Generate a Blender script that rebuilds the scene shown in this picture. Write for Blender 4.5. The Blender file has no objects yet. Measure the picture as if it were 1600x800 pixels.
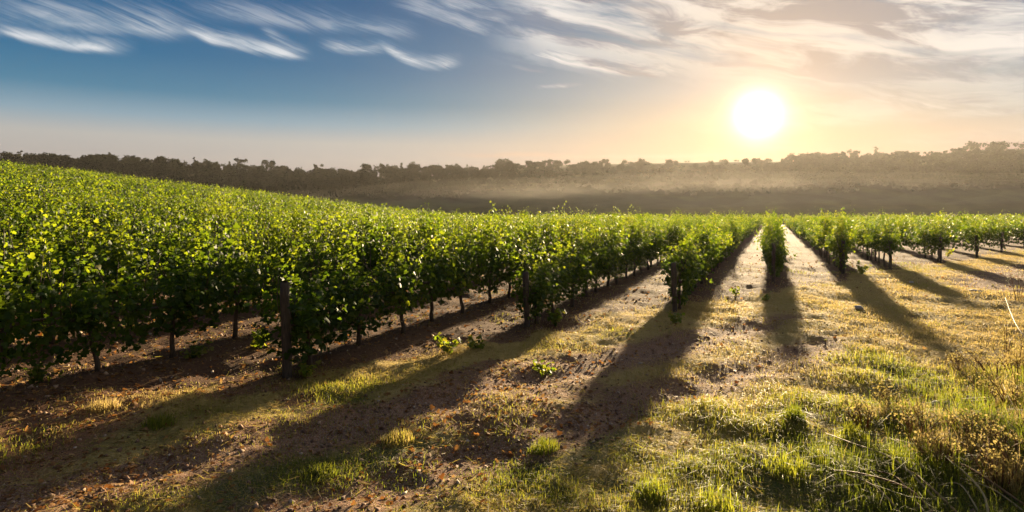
import bpy, math, random
import numpy as np
R_ = random.Random(7)
rng = np.random.default_rng(11)
SC = bpy.context.scene
COL = SC.collection
PI = math.pi

# ------------------------------------------------------------------ camera, sky, sun, exposure
EYE, FPX = 2.2, 950.0                      # eye height, focal length in pixels of a 1600 px wide frame
EXPO = 2.15
SUN_AZ, SUN_EL = math.radians(22.06), math.radians(7.94)
SKY_STRENGTH = 0.1

cam = bpy.data.cameras.new("camera"); camo = bpy.data.objects.new("camera", cam); COL.objects.link(camo)
cam.sensor_width = 36; cam.lens = FPX / 1600 * 36; cam.shift_y = -77 / 1600
cam.clip_start = .05; cam.clip_end = 5000
camo.location = (0, 0, EYE); camo.rotation_euler = (PI / 2, 0, 0)
SC.camera = camo

vs = SC.view_settings
vs.view_transform = 'Standard'; vs.look = 'None'; vs.exposure = EXPO; vs.gamma = 1; vs.use_curve_mapping = False
SC.render.engine = 'CYCLES'
cy = SC.cycles
cy.max_bounces = 7; cy.diffuse_bounces = 3; cy.glossy_bounces = 2; cy.transmission_bounces = 4; cy.volume_bounces = 1
cy.caustics_reflective = cy.caustics_refractive = False
cy.use_denoising = True
SC.render.filter_size = 1.35 if hasattr(SC.render, 'filter_size') else 1.5


def lin(c):
    return tuple((v / 255 / 12.92) if v / 255 <= .04045 else ((v / 255 + .055) / 1.055) ** 2.4 for v in c)


class V:
    """a socket with arithmetic, so that sky formulas can be written as expressions"""
    nt = None

    def __init__(s, k): s.k = k

    @staticmethod
    def m(op, a, b=None, c=None, clamp=False):
        n = V.nt.nodes.new('ShaderNodeMath'); n.operation = op; n.use_clamp = clamp
        for i, q in enumerate((a, b, c)):
            if q is None: continue
            if isinstance(q, V): V.nt.links.new(q.k, n.inputs[i])
            else: n.inputs[i].default_value = q
        return V(n.outputs[0])

    def __add__(s, o): return V.m('ADD', s, o)
    __radd__ = __add__
    def __sub__(s, o): return V.m('SUBTRACT', s, o)
    def __rsub__(s, o): return V.m('SUBTRACT', o, s)
    def __mul__(s, o): return V.m('MULTIPLY', s, o)
    __rmul__ = __mul__
    def __truediv__(s, o): return V.m('DIVIDE', s, o)
    def clamp(s): return V.m('ADD', s, 0.0, clamp=True)


def vstep(x, a, b):
    n = V.nt.nodes.new('ShaderNodeMapRange'); n.interpolation_type = 'SMOOTHSTEP'
    V.nt.links.new(x.k, n.inputs[0]); n.inputs[1].default_value = a; n.inputs[2].default_value = b
    return V(n.outputs[0])


def vmix(f, a, b, mode='MIX'):
    n = V.nt.nodes.new('ShaderNodeMix'); n.data_type = 'RGBA'; n.blend_type = mode; n.clamp_factor = False
    for i, q in ((0, f), (6, a), (7, b)):
        if isinstance(q, V): V.nt.links.new(q.k, n.inputs[i])
        elif i == 0: n.inputs[0].default_value = q
        else: n.inputs[i].default_value = (*q, 1)
    return V(n.outputs[2])


def vnoise(x, y, scale, detail=4, rough=.55, dist=0, w=0.0):
    c = V.nt.nodes.new('ShaderNodeCombineXYZ')
    for i, q in enumerate((x, y)): V.nt.links.new(q.k, c.inputs[i])
    c.inputs[2].default_value = w
    n = V.nt.nodes.new('ShaderNodeTexNoise')
    V.nt.links.new(c.outputs[0], n.inputs['Vector'])
    n.inputs['Scale'].default_value = scale; n.inputs['Detail'].default_value = detail
    n.inputs['Roughness'].default_value = rough; n.inputs['Distortion'].default_value = dist
    return V(n.outputs[0])


def ramp(x, stops, interp='LINEAR'):
    n = V.nt.nodes.new('ShaderNodeValToRGB'); cr = n.color_ramp; cr.interpolation = interp
    while len(cr.elements) < len(stops): cr.elements.new(.5)
    for e, (p, c) in zip(cr.elements, sorted(stops, key=lambda q: q[0])):
        e.position = p; e.color = (*c, 1)
    V.nt.links.new(x.k, n.inputs[0])
    return V(n.outputs[0])


world = bpy.data.worlds.new("World"); SC.world = world; world.use_nodes = True
nt = world.node_tree; nt.nodes.clear(); V.nt = nt
out = nt.nodes.new('ShaderNodeOutputWorld'); bg = nt.nodes.new('ShaderNodeBackground')
nt.links.new(bg.outputs[0], out.inputs[0]); bg.inputs[1].default_value = SKY_STRENGTH
sky = nt.nodes.new('ShaderNodeTexSky'); sky.sky_type = 'NISHITA'; sky.sun_disc = False
sky.sun_elevation = SUN_EL; sky.sun_rotation = SUN_AZ; sky.dust_density = 2.0; sky.ozone_density = 1.5
tc = nt.nodes.new('ShaderNodeTexCoord')
sp = nt.nodes.new('ShaderNodeSeparateXYZ'); nt.links.new(tc.outputs['Generated'], sp.inputs[0])
dx, dy, dz = (V(o) for o in sp.outputs)
az = V.m('ARCTAN2', dx, dy)                                   # compass angle from +Y towards +X
hl = V.m('SQRT', dx * dx + dy * dy)
tt = dz / V.m('MAXIMUM', hl, .02)                             # tangent of the elevation
SD = (math.sin(SUN_AZ) * math.cos(SUN_EL), math.cos(SUN_AZ) * math.cos(SUN_EL), math.sin(SUN_EL))
cosang = (dx * SD[0] + dy * SD[1] + dz * SD[2])
th = V.m('ARCCOSINE', V.m('MINIMUM', V.m('MAXIMUM', cosang, -1.0), 1.0))
KS = 1 / (2 ** EXPO * SKY_STRENGTH)


def disp(c, k=1.0):                                           # radiance that displays as this colour
    return tuple(v * KS * k for v in lin(c))


# clear sky by elevation: away from the sun and towards it
cold = ramp((tt * 2.0).clamp(), [(0, disp((176, 158, 152))), (.12, disp((172, 164, 160))), (.20, disp((180, 178, 174))), (.26, disp((136, 162, 178))),
       (.33, disp((74, 128, 158))), (.44, disp((38, 106, 148))), (.62, disp((22, 90, 138))), (1, disp((24, 72, 124)))])
warm = ramp((tt * 2.0).clamp(), [(0, disp((150, 100, 84))), (.15, disp((162, 114, 92))), (.26, disp((190, 164, 136))), (.36, disp((174, 168, 164))),
       (.5, disp((146, 158, 168))), (.65, disp((112, 142, 164))), (1, disp((80, 115, 150)))])
nearsun = V.m('POWER', 2.718, th * th * (-1 / (.36 ** 2)))
clear = vmix(nearsun * .92, cold, warm)
nis = nt.nodes.new('ShaderNodeMix'); nis.data_type = 'RGBA'; nis.blend_type = 'MIX'; nis.inputs[0].default_value = .006
nt.links.new(clear.k, nis.inputs[6]); nt.links.new(sky.outputs[0], nis.inputs[7])
clear = V(nis.outputs[2])

# cirrus: strokes with a crisp lower edge and a feathered upper one, combed by a stretched noise
wn = vnoise(az, tt * 1.6, 7, 3, .5, w=3.1)
wn2 = vnoise(az, tt * 1.6, 9, 3, .5, w=8.3)
caz = az + (wn - .5) * .035
ctt = tt + (wn2 - .5) * .02
comb = vnoise(caz * .9 + ctt * .6, ctt * 8.0 + caz * 2.6, 10, 6, .64, .7, w=1.7)


def pix(px, py):
    u = (px - 800) / FPX; a = math.atan(u)
    return a, (323 - py) / FPX * math.cos(a)


def stroke(p0, p1, sag, up, down, amp):
    a0, t0 = pix(*p0); a1, t1 = pix(*p1)
    L = math.hypot(a1 - a0, t1 - t0); ex, ey = (a1 - a0) / L, (t1 - t0) / L
    s = ((caz - a0) * ex + (ctt - t0) * ey) * (1 / L)
    n = (caz - a0) * (-ey) + (ctt - t0) * ex + s * (1 - s) * (4 * sag / FPX)
    body = V.m('SUBTRACT', 1.0, vstep(n, 0, up / FPX)) * vstep(n, -down / FPX, down * .3 / FPX)
    fall = vstep(s, -.02, .3) * V.m('SUBTRACT', 1.0, vstep(s, .72, 1.03))
    return body * fall * amp


STROKES = [((250, 6), (600, 44), 6, 40, 16, .42), ((640, -14), (830, 44), 8, 46, 14, .6), ((1000, 30), (1300, 74), 12, 40, 9, .7), ((-60, 40), (220, 82), 4, 22, 9, .95), ((-60, 20), (350, 52), 6, 60, 14, .55), ((262, 34), (486, 92), 10, 26, 9, 1.0),
           ((400, 40), (488, 90), 6, 16, 6, .4), ((490, 70), (620, 80), 5, 28, 9, .7), ((575, 56), (728, 98), 22, 26, 9, 1.0),
           ((470, 22), (660, 58), 4, 36, 16, .45), ((600, 2), (790, 56), 6, 60, 14, .5), ((795, 74), (1095, 118), 12, 44, 7, .95),
           ((796, 104), (862, 116), 3, 10, 4, .6), ((826, 140), (920, 134), 2, 9, 4, .55), ((960, 90), (1240, 96), -10, 40, 9, .6),
           ((1240, 108), (1620, 88), 10, 50, 9, .75), ((1180, 66), (1620, 34), 18, 60, 9, .8), ((1300, 150), (1640, 160), 8, 40, 7, .5)]
st = None
for q in STROKES:
    v = stroke(*q)
    st = v if st is None else V.m('MAXIMUM', st, v)
fib = vnoise(caz * 1.1 + ctt * .7, ctt * 17 + caz * 5.6, 11, 5, .65, .5, w=4.4)
st = (st * vstep(comb * .62 + fib * .38 + st * .16, .36, .72) * 1.1).clamp()
# the broad bank of thin cloud that fills the sky above and to the right of the sun
edge = ctt - (caz * -.14 + .245)
bank = vstep(edge, -.03, .06) * vstep(caz, -.06, .08)
high = vstep(tt, .42, .7)
bankd = bank * vstep(vnoise(caz * .8 + ctt * .7, ctt * 4.6 + caz * 1.1, 5.5, 5, .55, .5, w=5.2), .26, .56)
bankd = V.m('MAXIMUM', bankd, high * vstep(comb, .4, .7) * .6)
lowveil = vstep(caz, .2, .5) * vstep(vnoise(caz * .7, ctt * 7, 6, 4, .5, .4, w=2.2), .35, .7) * vstep(tt, .06, .14) * .45
dens = V.m('MAXIMUM', V.m('MAXIMUM', st, bankd), lowveil).clamp()
thick = vnoise(caz + ctt * .5, ctt * 4 + caz * .8, 7, 5, .6, .5, w=7.7)
cl_cold = vmix(vstep(thick, .32, .58), disp((140, 164, 184)), disp((232, 234, 236)))
cl_warm = vmix(vstep(thick, .40, .58), disp((136, 142, 160)), disp((238, 234, 230)))
cloudc = vmix(vstep(caz, -.25, .12), cl_cold, cl_warm)
cloudc = vmix(nearsun * nearsun * .55, cloudc, disp((215, 184, 146)))
skyc = vmix(dens * .95, clear, cloudc)
# low pinkish streak of cloud over the far hill
b = stroke((660, 239), (1190, 243), 0, 7, 5, .9)
skyc = vmix(b.clamp() * .7, skyc, disp((206, 170, 148)))
# the glare round the sun itself
aure = V.m('POWER', 2.718, th * (-1 / .075)) * .46
core = V.m('POWER', 2.718, th * th * (-1 / (.027 ** 2))) * 2.6
aure = aure + V.m('POWER', 2.718, th * th * (-1 / (.07 ** 2))) * .3
glow = vmix(1.0, skyc, vmix(aure, (0, 0, 0), disp((255, 190, 122))), 'ADD')
glow = vmix(1.0, glow, vmix(core, (0, 0, 0), disp((255, 244, 225))), 'ADD')
# the sky opposite a low sun is dimmer
dim = 1.0 - vstep(V.m('ABSOLUTE', az), 1.0, 2.2) * .55
glow = vmix(1.0, glow, vmix(dim, (0, 0, 0), (1, 1, 1)), 'MULTIPLY')
nt.links.new(glow.k, bg.inputs[0])

sl = bpy.data.lights.new("sun", 'SUN'); sl.energy = 5.0; sl.angle = math.radians(.9); sl.color = (1, .77, .47)
slo = bpy.data.objects.new("sun", sl); COL.objects.link(slo)
slo.rotation_euler = (PI / 2 - SUN_EL, 0, PI - SUN_AZ)         # light travels from the sun towards the camera


# ------------------------------------------------------------------ numpy helpers
def hash2(ix, iy, seed):
    h = (ix.astype(np.int64) * 374761393 + iy.astype(np.int64) * 668265263 + seed * 982451653) & 0x7fffffff
    h = ((h ^ (h >> 13)) * 1274126177) & 0x7fffffff
    return ((h ^ (h >> 16)) & 0xffff) / 65535.0


def vn(x, y, s, seed=0):
    x = np.asarray(x) / s; y = np.asarray(y) / s
    ix, iy = np.floor(x), np.floor(y); fx, fy = x - ix, y - iy
    fx = fx * fx * (3 - 2 * fx); fy = fy * fy * (3 - 2 * fy)
    a, b = hash2(ix, iy, seed), hash2(ix + 1, iy, seed)
    c, d = hash2(ix, iy + 1, seed), hash2(ix + 1, iy + 1, seed)
    return (a + (b - a) * fx) * (1 - fy) + (c + (d - c) * fx) * fy


def fbm(x, y, s, seed=0, o=4, g=.5):
    t = 0; a = 1; n = 0
    for i in range(o):
        t = t + a * vn(x, y, s / 2 ** i, seed + i * 17); n += a; a *= g
    return t / n


def sst(x, a, b):
    t = np.clip((x - a) / (b - a), 0, 1); return t * t * (3 - 2 * t)


def mesh_np(name, verts, faces, mat, attrs=None, smooth=False):
    """faces: (M, k) array"""
    me = bpy.data.meshes.new(name)
    verts = np.asarray(verts, dtype=np.float32); faces = np.asarray(faces, dtype=np.int32)
    M, k = faces.shape
    me.vertices.add(len(verts)); me.vertices.foreach_set('co', verts.ravel())
    me.loops.add(M * k); me.loops.foreach_set('vertex_index', faces.ravel())
    me.polygons.add(M); me.polygons.foreach_set('loop_start', np.arange(0, M * k, k, dtype=np.int32))
    if smooth: me.polygons.foreach_set('use_smooth', np.ones(M, dtype=bool))
    for nm, (dom, arr) in (attrs or {}).items():
        at = me.attributes.new(nm, 'FLOAT', dom); at.data.foreach_set('value', np.asarray(arr, dtype=np.float32))
    me.update(calc_edges=True); me.validate()
    me.materials.append(mat)
    return me


def link(name, me, parent=None, loc=None):
    o = bpy.data.objects.new(name, me); COL.objects.link(o)
    if parent: o.parent = parent
    if loc is not None: o.location = loc
    return o


def tag(o, label, cat, group=None, kind=None):
    if label: o['label'] = label
    if cat: o['category'] = cat
    if group: o['group'] = group
    if kind: o['kind'] = kind
    return o


def rots(n, up=None, tilt=1.0):
    """n rotation matrices: leaf lies in its local xy, tip along y"""
    nz = rng.normal(size=(n, 3)) * tilt
    if up is not None: nz = nz + up
    nz /= np.linalg.norm(nz, axis=1, keepdims=True) + 1e-9
    a = rng.normal(size=(n, 3)); a[:, 2] -= .9                # tips tend to hang
    y = a - nz * (a * nz).sum(1, keepdims=True); y /= np.linalg.norm(y, axis=1, keepdims=True) + 1e-9
    x = np.cross(y, nz)
    return np.stack([x, y, nz], axis=2)                       # columns


LEAF = np.array([(0, 0, 0), (0, 1, -.12), (-.30, -.16, -.05), (-.56, .22, -.16), (-.30, .46, -.06), (-.30, .82, -.16),
                 (.30, -.16, -.05), (.56, .22, -.16), (.30, .46, -.06), (.30, .82, -.16)], float)
LEAF_F = np.array([(0, 1, 5, 4, 3, 2), (0, 6, 7, 8, 9, 1)])
DIAM = np.array([(0, 0, 0), (-.5, .5, -.14), (0, 1, -.1), (.5, .5, -.14)], float)
DIAM_F = np.array([(0, 2, 1), (0, 3, 2)])


def scatter(tmpl, tf, pos, rot, size, tint=None):
    T = len(tmpl)
    v = np.einsum('nij,tj->nti', rot, tmpl) * size[:, None, None] + pos[:, None, :]
    f = (tf[None] + (np.arange(len(pos)) * T)[:, None, None]).reshape(-1, tf.shape[1])
    t = None if tint is None else np.repeat(tint, len(tf))
    return v.reshape(-1, 3), f, t


def tube(points, radii, seg=7):
    P = np.asarray(points, float); n = len(P); vs_, fs = [], []
    for i in range(n):
        d = P[min(i + 1, n - 1)] - P[max(i - 1, 0)]; d /= np.linalg.norm(d) + 1e-9
        a = np.cross(d, (0, 0, 1) if abs(d[2]) < .9 else (1, 0, 0)); a /= np.linalg.norm(a); b = np.cross(d, a)
        for j in range(seg):
            w = 2 * PI * j / seg; vs_.append(P[i] + radii[i] * (math.cos(w) * a + math.sin(w) * b))
    for i in range(n - 1):
        for j in range(seg):
            k = (j + 1) % seg; fs.append((i * seg + j, i * seg + k, (i + 1) * seg + k, (i + 1) * seg + j))
    c0, c1 = len(vs_), len(vs_) + 1
    vs_ += [P[0], P[-1]]
    for j in range(seg):
        k = (j + 1) % seg
        fs.append((c0, k, j, c0)); fs.append((c1, (n - 1) * seg + j, (n - 1) * seg + k, c1))
    return vs_, fs


def mesh_py(name, parts, mat, smooth=True):
    vs_, fs = [], []
    for v, f in parts:
        o = len(vs_); vs_ += [tuple(q) for q in v]
        for q in f:
            r = []
            for i in q:
                if i + o not in r: r.append(i + o)
            fs.append(tuple(r))
    me = bpy.data.meshes.new(name); me.from_pydata(vs_, [], fs); me.update()
    if smooth: me.polygons.foreach_set('use_smooth', [True] * len(me.polygons))
    me.materials.append(mat)
    return me


# ------------------------------------------------------------------ materials
def new_mat(name):
    m = bpy.data.materials.new(name); m.use_nodes = True
    t = m.node_tree; t.nodes.clear(); V.nt = t
    o = t.nodes.new('ShaderNodeOutputMaterial')
    return m, t, o


def attr(name):
    n = V.nt.nodes.new('ShaderNodeAttribute'); n.attribute_name = name
    return V(n.outputs['Fac'])


def leafy(name, stops, trans_stops, transl=.5, rough=.5, spec=.35, per_object=.25):
    """foliage: a glossy face and light coming through from behind; colour varies leaf by leaf and plant by plant"""
    m, t, o = new_mat(name)
    tint = attr('tint')
    oi = t.nodes.new('ShaderNodeObjectInfo')
    tint = (tint + (V(oi.outputs['Random']) - .5) * per_object).clamp()
    c1 = ramp(tint, stops); c2 = ramp(tint, trans_stops)
    p = t.nodes.new('ShaderNodeBsdfPrincipled'); t.links.new(c1.k, p.inputs['Base Color'])
    p.inputs['Roughness'].default_value = rough; p.inputs['Specular IOR Level'].default_value = spec
    tr = t.nodes.new('ShaderNodeBsdfTranslucent'); t.links.new(c2.k, tr.inputs[0])
    mx = t.nodes.new('ShaderNodeMixShader'); mx.inputs[0].default_value = transl
    t.links.new(p.outputs[0], mx.inputs[1]); t.links.new(tr.outputs[0], mx.inputs[2]); t.links.new(mx.outputs[0], o.inputs[0])
    return m


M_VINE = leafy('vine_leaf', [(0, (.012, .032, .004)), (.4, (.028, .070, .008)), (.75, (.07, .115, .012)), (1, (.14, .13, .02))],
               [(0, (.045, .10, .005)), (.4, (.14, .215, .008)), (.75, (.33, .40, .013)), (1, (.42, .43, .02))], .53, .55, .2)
M_GRASS = leafy('grass_blade', [(0, (.05, .065, .012)), (.35, (.12, .12, .024)), (.65, (.27, .20, .065)), (1, (.42, .30, .12))],
                [(0, (.20, .25, .018)), (.35, (.42, .42, .035)), (.65, (.46, .36, .10)), (1, (.54, .40, .16))], .56, .6, .2, 0)
M_WEED = leafy('weed_leaf', [(0, (.03, .07, .01)), (.6, (.07, .12, .015)), (1, (.16, .16, .03))],
               [(0, (.12, .22, .01)), (.6, (.28, .36, .015)), (1, (.45, .40, .03))], .5, .5, .3)
M_TREE = leafy('tree_leaf', [(0, (.018, .024, .010)), (.6, (.026, .033, .012)), (1, (.038, .042, .016))],
               [(0, (.02, .03, .006)), (1, (.03, .035, .01))], .05, .95, .0)
M_DRY = leafy('dry_leaf', [(0, (.10, .045, .018)), (.5, (.24, .12, .045)), (1, (.40, .26, .11))],
              [(0, (.20, .07, .015)), (.5, (.36, .16, .04)), (1, (.45, .28, .09))], .35, .7, .15, .1)
M_STRAW = leafy('dry_stalk', [(0, (.19, .08, .035)), (.5, (.36, .23, .10)), (1, (.50, .38, .18))],
                [(0, (.26, .13, .05)), (1, (.42, .32, .12))], .2, .6, .25, .2)


def woody(name, a, b, sx=9, bump=.5):
    m, t, o = new_mat(name)
    tc_ = t.nodes.new('ShaderNodeTexCoord'); mp = t.nodes.new('ShaderNodeMapping'); mp.inputs['Scale'].default_value = (sx, sx, 1.4)
    t.links.new(tc_.outputs['Object'], mp.inputs[0])
    n = t.nodes.new('ShaderNodeTexNoise'); n.inputs['Scale'].default_value = 6; n.inputs['Detail'].default_value = 6
    t.links.new(mp.outputs[0], n.inputs['Vector'])
    c = ramp(V(n.outputs[0]), [(.3, a), (.7, b)])
    p = t.nodes.new('ShaderNodeBsdfPrincipled'); t.links.new(c.k, p.inputs['Base Color']); p.inputs['Roughness'].default_value = .85
    bp = t.nodes.new('ShaderNodeBump'); bp.inputs['Strength'].default_value = bump; bp.inputs['Distance'].default_value = .01
    t.links.new(n.outputs[0], bp.inputs['Height']); t.links.new(bp.outputs[0], p.inputs['Normal'])
    t.links.new(p.outputs[0], o.inputs[0])
    return m


M_BARK = woody('vine_bark', (.035, .022, .014), (.10, .07, .045))
M_POST = woody('weathered_post', (.035, .026, .019), (.10, .076, .054), 14)
M_TRUNK = woody('tree_bark', (.03, .024, .018), (.08, .06, .045), 2)
M_STONE = woody('pale_stone', (.30, .27, .24), (.62, .58, .54), 1.5, .8)


def ground_mat():
    m, t, o = new_mat('vineyard_ground')
    geo = t.nodes.new('ShaderNodeNewGeometry')
    sp_ = t.nodes.new('ShaderNodeSeparateXYZ'); t.links.new(geo.outputs['Position'], sp_.inputs[0])
    x, y = V(sp_.outputs[0]), V(sp_.outputs[1])
    alley_shade = attr('alley_shade'); soil, green, far, gravel = attr('soil'), attr('green'), attr('far'), attr('gravel')
    n1 = vnoise(x, y, 3.1, 6, .62); n2 = vnoise(x, y, 16, 5, .65, .3, 2.0); n3 = vnoise(x, y, 60, 3, .6, 0, 4.0)
    soilc = ramp(n2 * .55 + n1 * .45, [(.3, (.088, .042, .023)), (.5, (.185, .092, .048)), (.7, (.29, .17, .095))])
    strawc = ramp(n2 * .5 + n3 * .5, [(.3, (.17, .12, .036)), (.5, (.34, .25, .078)), (.7, (.47, .36, .125))])
    greenc = ramp(n2 * .6 + n3 * .4, [(.3, (.035, .04, .012)), (.5, (.085, .095, .025)), (.7, (.19, .17, .05))])
    soilc = vmix(alley_shade * .85, soilc, ramp(n2 * .5 + n3 * .5, [(.3, (.045, .024, .014)), (.5, (.095, .052, .030)), (.7, (.17, .10, .058))]))  # soil inside the rows darkened to paint in shade from neighbouring vines
    grav = ramp(n3, [(.4, (.15, .10, .07)), (.6, (.36, .28, .21))])
    grassc = vmix(vstep(green + (n1 - .5) * .9, .35, .65), strawc, greenc)
    c = vmix(vstep(soil + (n1 - .5) * .5 + (n2 - .5) * .5, .38, .62), grassc, soilc)
    c = vmix(gravel * vstep(n3, .45, .6), c, grav)
    n4 = vnoise(x, y, .035, 5, .6, 0, 6.0)
    farc = ramp(n4, [(.35, (.028, .033, .012)), (.5, (.045, .048, .018)), (.62, (.08, .08, .028))])
    c = vmix(far, c, farc)
    p = t.nodes.new('ShaderNodeBsdfPrincipled'); t.links.new(c.k, p.inputs['Base Color'])
    p.inputs['Roughness'].default_value = .95; p.inputs['Specular IOR Level'].default_value = .12
    bp = t.nodes.new('ShaderNodeBump'); bp.inputs['Strength'].default_value = .9; bp.inputs['Distance'].default_value = .05
    hh = n2 * .7 + n3 * .3
    t.links.new(hh.k, bp.inputs['Height']); t.links.new(bp.outputs[0], p.inputs['Normal'])
    t.links.new(p.outputs[0], o.inputs[0])
    return m


# ------------------------------------------------------------------ the lie of the land
RA = math.radians(23.2)
RX, RY = math.sin(RA), math.cos(RA)                    # along the vine rows
PX_, PY_ = RY, -RX                                     # across them, to the right
Y_END = 108.0


def pq(x, y): return x * PX_ + y * PY_, x * RX + y * RY
def xy(p, q): return p * PX_ + q * RX, p * PY_ + q * RY
def headland(x, y): return (x + 2.8) * .641 - (y - 7.83) * .767     # metres in front of the ends of the rows


SKY_PX = np.array([-400, 0, 80, 180, 300, 400, 600, 740, 820, 900, 1000, 1100, 1180, 1260, 1320, 1400, 1500, 1600, 2000], float)
SKY_Y = np.array([244, 245, 250, 246, 252, 259, 263, 264, 258, 255, 253, 251, 249, 248, 243, 239, 234, 230, 226], float)
TREE_H = np.array([6, 6, 5, 7, 6, 6, 6, 5, 2, 1.5, 1.5, 1.5, 2, 3, 5, 6, 8, 9, 9], float)
Y_RIDGE = 420.0


def ridge(u):
    px = u * FPX + 800
    return (323 - np.interp(px, SKY_PX, SKY_Y)) / FPX * Y_RIDGE + EYE - np.interp(px, SKY_PX, TREE_H)


def ground_z(x, y, detail=True):
    x = np.asarray(x, float); y = np.asarray(y, float)
    s = -(x + 8.0)
    z = .118 * .5 * (s + np.sqrt(s * s + 9.0))
    z = z * sst(y, -30, 6)
    z = z - .0105 * np.maximum(0, y - 15)
    fall = np.maximum(0, y - Y_END)
    near = z - .9 * fall ** 1.1 * .35
    hill = -16 + (ridge(x / Y_RIDGE) + 16) * sst(y, 170, Y_RIDGE) ** .85
    hill = hill - np.maximum(0, y - Y_RIDGE - 15) * .05
    hill = hill + (fbm(x, y, 120, 5, 3) - .5) * 10 * sst(y, 170, 240) * (1 - sst(y, 330, 410))
    w = sst(y, Y_END + 10, 175)
    z = np.where(y > Y_END, np.maximum(near, -16) * (1 - w) + hill * w, near)
    if detail:
        d = np.hypot(x, y); k = 1 - sst(d, 25, 60)
        p, q = pq(x, y); e = headland(x, y)
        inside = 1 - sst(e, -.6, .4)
        z = z + k * ((fbm(x, y, 1.3, 31, 3) - .5) * .16 + (fbm(x, y, .36, 51, 3) - .5) * .085 * (1 - sst(d, 14, 34)))
        rut = np.exp(-((e - 2.05) / .3) ** 2) + np.exp(-((e - 3.5) / .32) ** 2)
        z = z - k * .06 * rut * (1 - sst(x, 2, 9))
        rowc = (np.abs(((p + 5.6) / 2.0 + .5) % 1 - .5) * 2)   # 0 on a row, 1 midway
        z = z + k * inside * .07 * (1 - rowc)
    return z


def gz(x, y): return float(ground_z(np.array([x]), np.array([y]))[0])


def masks(x, y):
    e = headland(x, y); p, q = pq(x, y)
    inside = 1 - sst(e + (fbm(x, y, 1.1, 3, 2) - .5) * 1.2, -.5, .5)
    n = fbm(x, y, .9, 77, 3)
    soil = inside * (.68 + .5 * n)
    wig = (fbm(x, y, 2.5, 19, 2) - .5) * .5
    rut = np.exp(-((e + wig - 2.05) / .62) ** 2) + .9 * np.exp(-((e + wig - 3.55) / .55) ** 2)
    rut = rut * (1 - sst(x, 3.5, 8))
    rut = np.maximum(rut, sst(x, 11, 14) * np.exp(-((e + wig - 3.2) / 1.5) ** 2))
    soil = np.maximum(soil, rut * .95)
    soil = np.maximum(soil, (1 - sst(x, -4.6, -2.4)) * (1 - sst(e, 1.5, 2.8)) * .75)
    soil = np.maximum(soil, sst(fbm(x, y, 1.6, 91, 3), .54, .68) * (.62 - .22 * sst(x, 0, 3)))
    green = (1 - sst(y, 5.8, 9.5)) * (.24 + .40 * sst(x, -.8, 2.4)) + 1.1 * (fbm(x, y, 1.7, 41, 3) - .47) + .28 * np.exp(-((e - 1.0) / .55) ** 2) * (1 - sst(x, 0, 4))
    green = green + inside * .15
    return soil, np.clip(green, 0, 1), np.clip(rut, 0, 1), inside


def build_ground():
    a = np.concatenate([np.radians(np.arange(-180, -48, 6.0)), np.radians(np.linspace(-48, 48, 761)), np.radians(np.arange(54, 180, 6.0))])
    r = np.concatenate([[.02], .6 * np.exp(np.linspace(0, math.log(640 / .6), 560))])
    A, Rr = np.meshgrid(a, r); x = Rr * np.sin(A); y = Rr * np.cos(A)
    z = ground_z(x, y)
    nr, na = x.shape
    i = np.arange(nr - 1)[:, None] * na; j = np.arange(na)[None, :]; k = (j + 1) % na
    f = np.stack([i + j, i + k, i + na + k, i + na + j], axis=2).reshape(-1, 4)[:, ::-1]
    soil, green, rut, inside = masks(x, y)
    far = sst(y, Y_END + 5, Y_END + 40)
    me = mesh_np('ground', np.stack([x, y, z], 2).reshape(-1, 3), f, ground_mat(),
                 {'soil': ('POINT', soil.ravel()), 'green': ('POINT', green.ravel()), 'far': ('POINT', far.ravel()), 'alley_shade': ('POINT', inside.ravel()), 'gravel': ('POINT', rut.ravel() * .7)}, True)
    o = link('ground', me); o['kind'] = 'structure'
    tag(o, 'dry brown and straw coloured ground of the vineyard with worn wheel tracks', 'ground')


build_ground()

# air between the vines and the hills: one closed box of even haze
def build_haze():
    m, t, o = new_mat('haze_air')
    v = t.nodes.new('ShaderNodeVolumePrincipled')
    v.inputs['Color'].default_value = (.95, .90, .84, 1); v.inputs['Density'].default_value = HAZE; v.inputs['Anisotropy'].default_value = .6
    t.links.new(v.outputs[0], o.inputs['Volume'])
    x0, x1, y0, y1, z0, z1 = -700, 700, -700, 720, -22, 57
    vs_ = [(x, y, z) for z in (z0, z1) for y in (y0, y1) for x in (x0, x1)]
    fs = [(0, 2, 3, 1), (4, 5, 7, 6), (0, 1, 5, 4), (2, 6, 7, 3), (0, 4, 6, 2), (1, 3, 7, 5)]
    me = bpy.data.meshes.new('haze'); me.from_pydata(vs_, [], fs); me.materials.append(m)
    ob = link('haze', me); tag(ob, 'thin golden morning haze hanging over the valley', 'haze', kind='stuff')


HAZE = .000076
build_haze()


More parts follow.
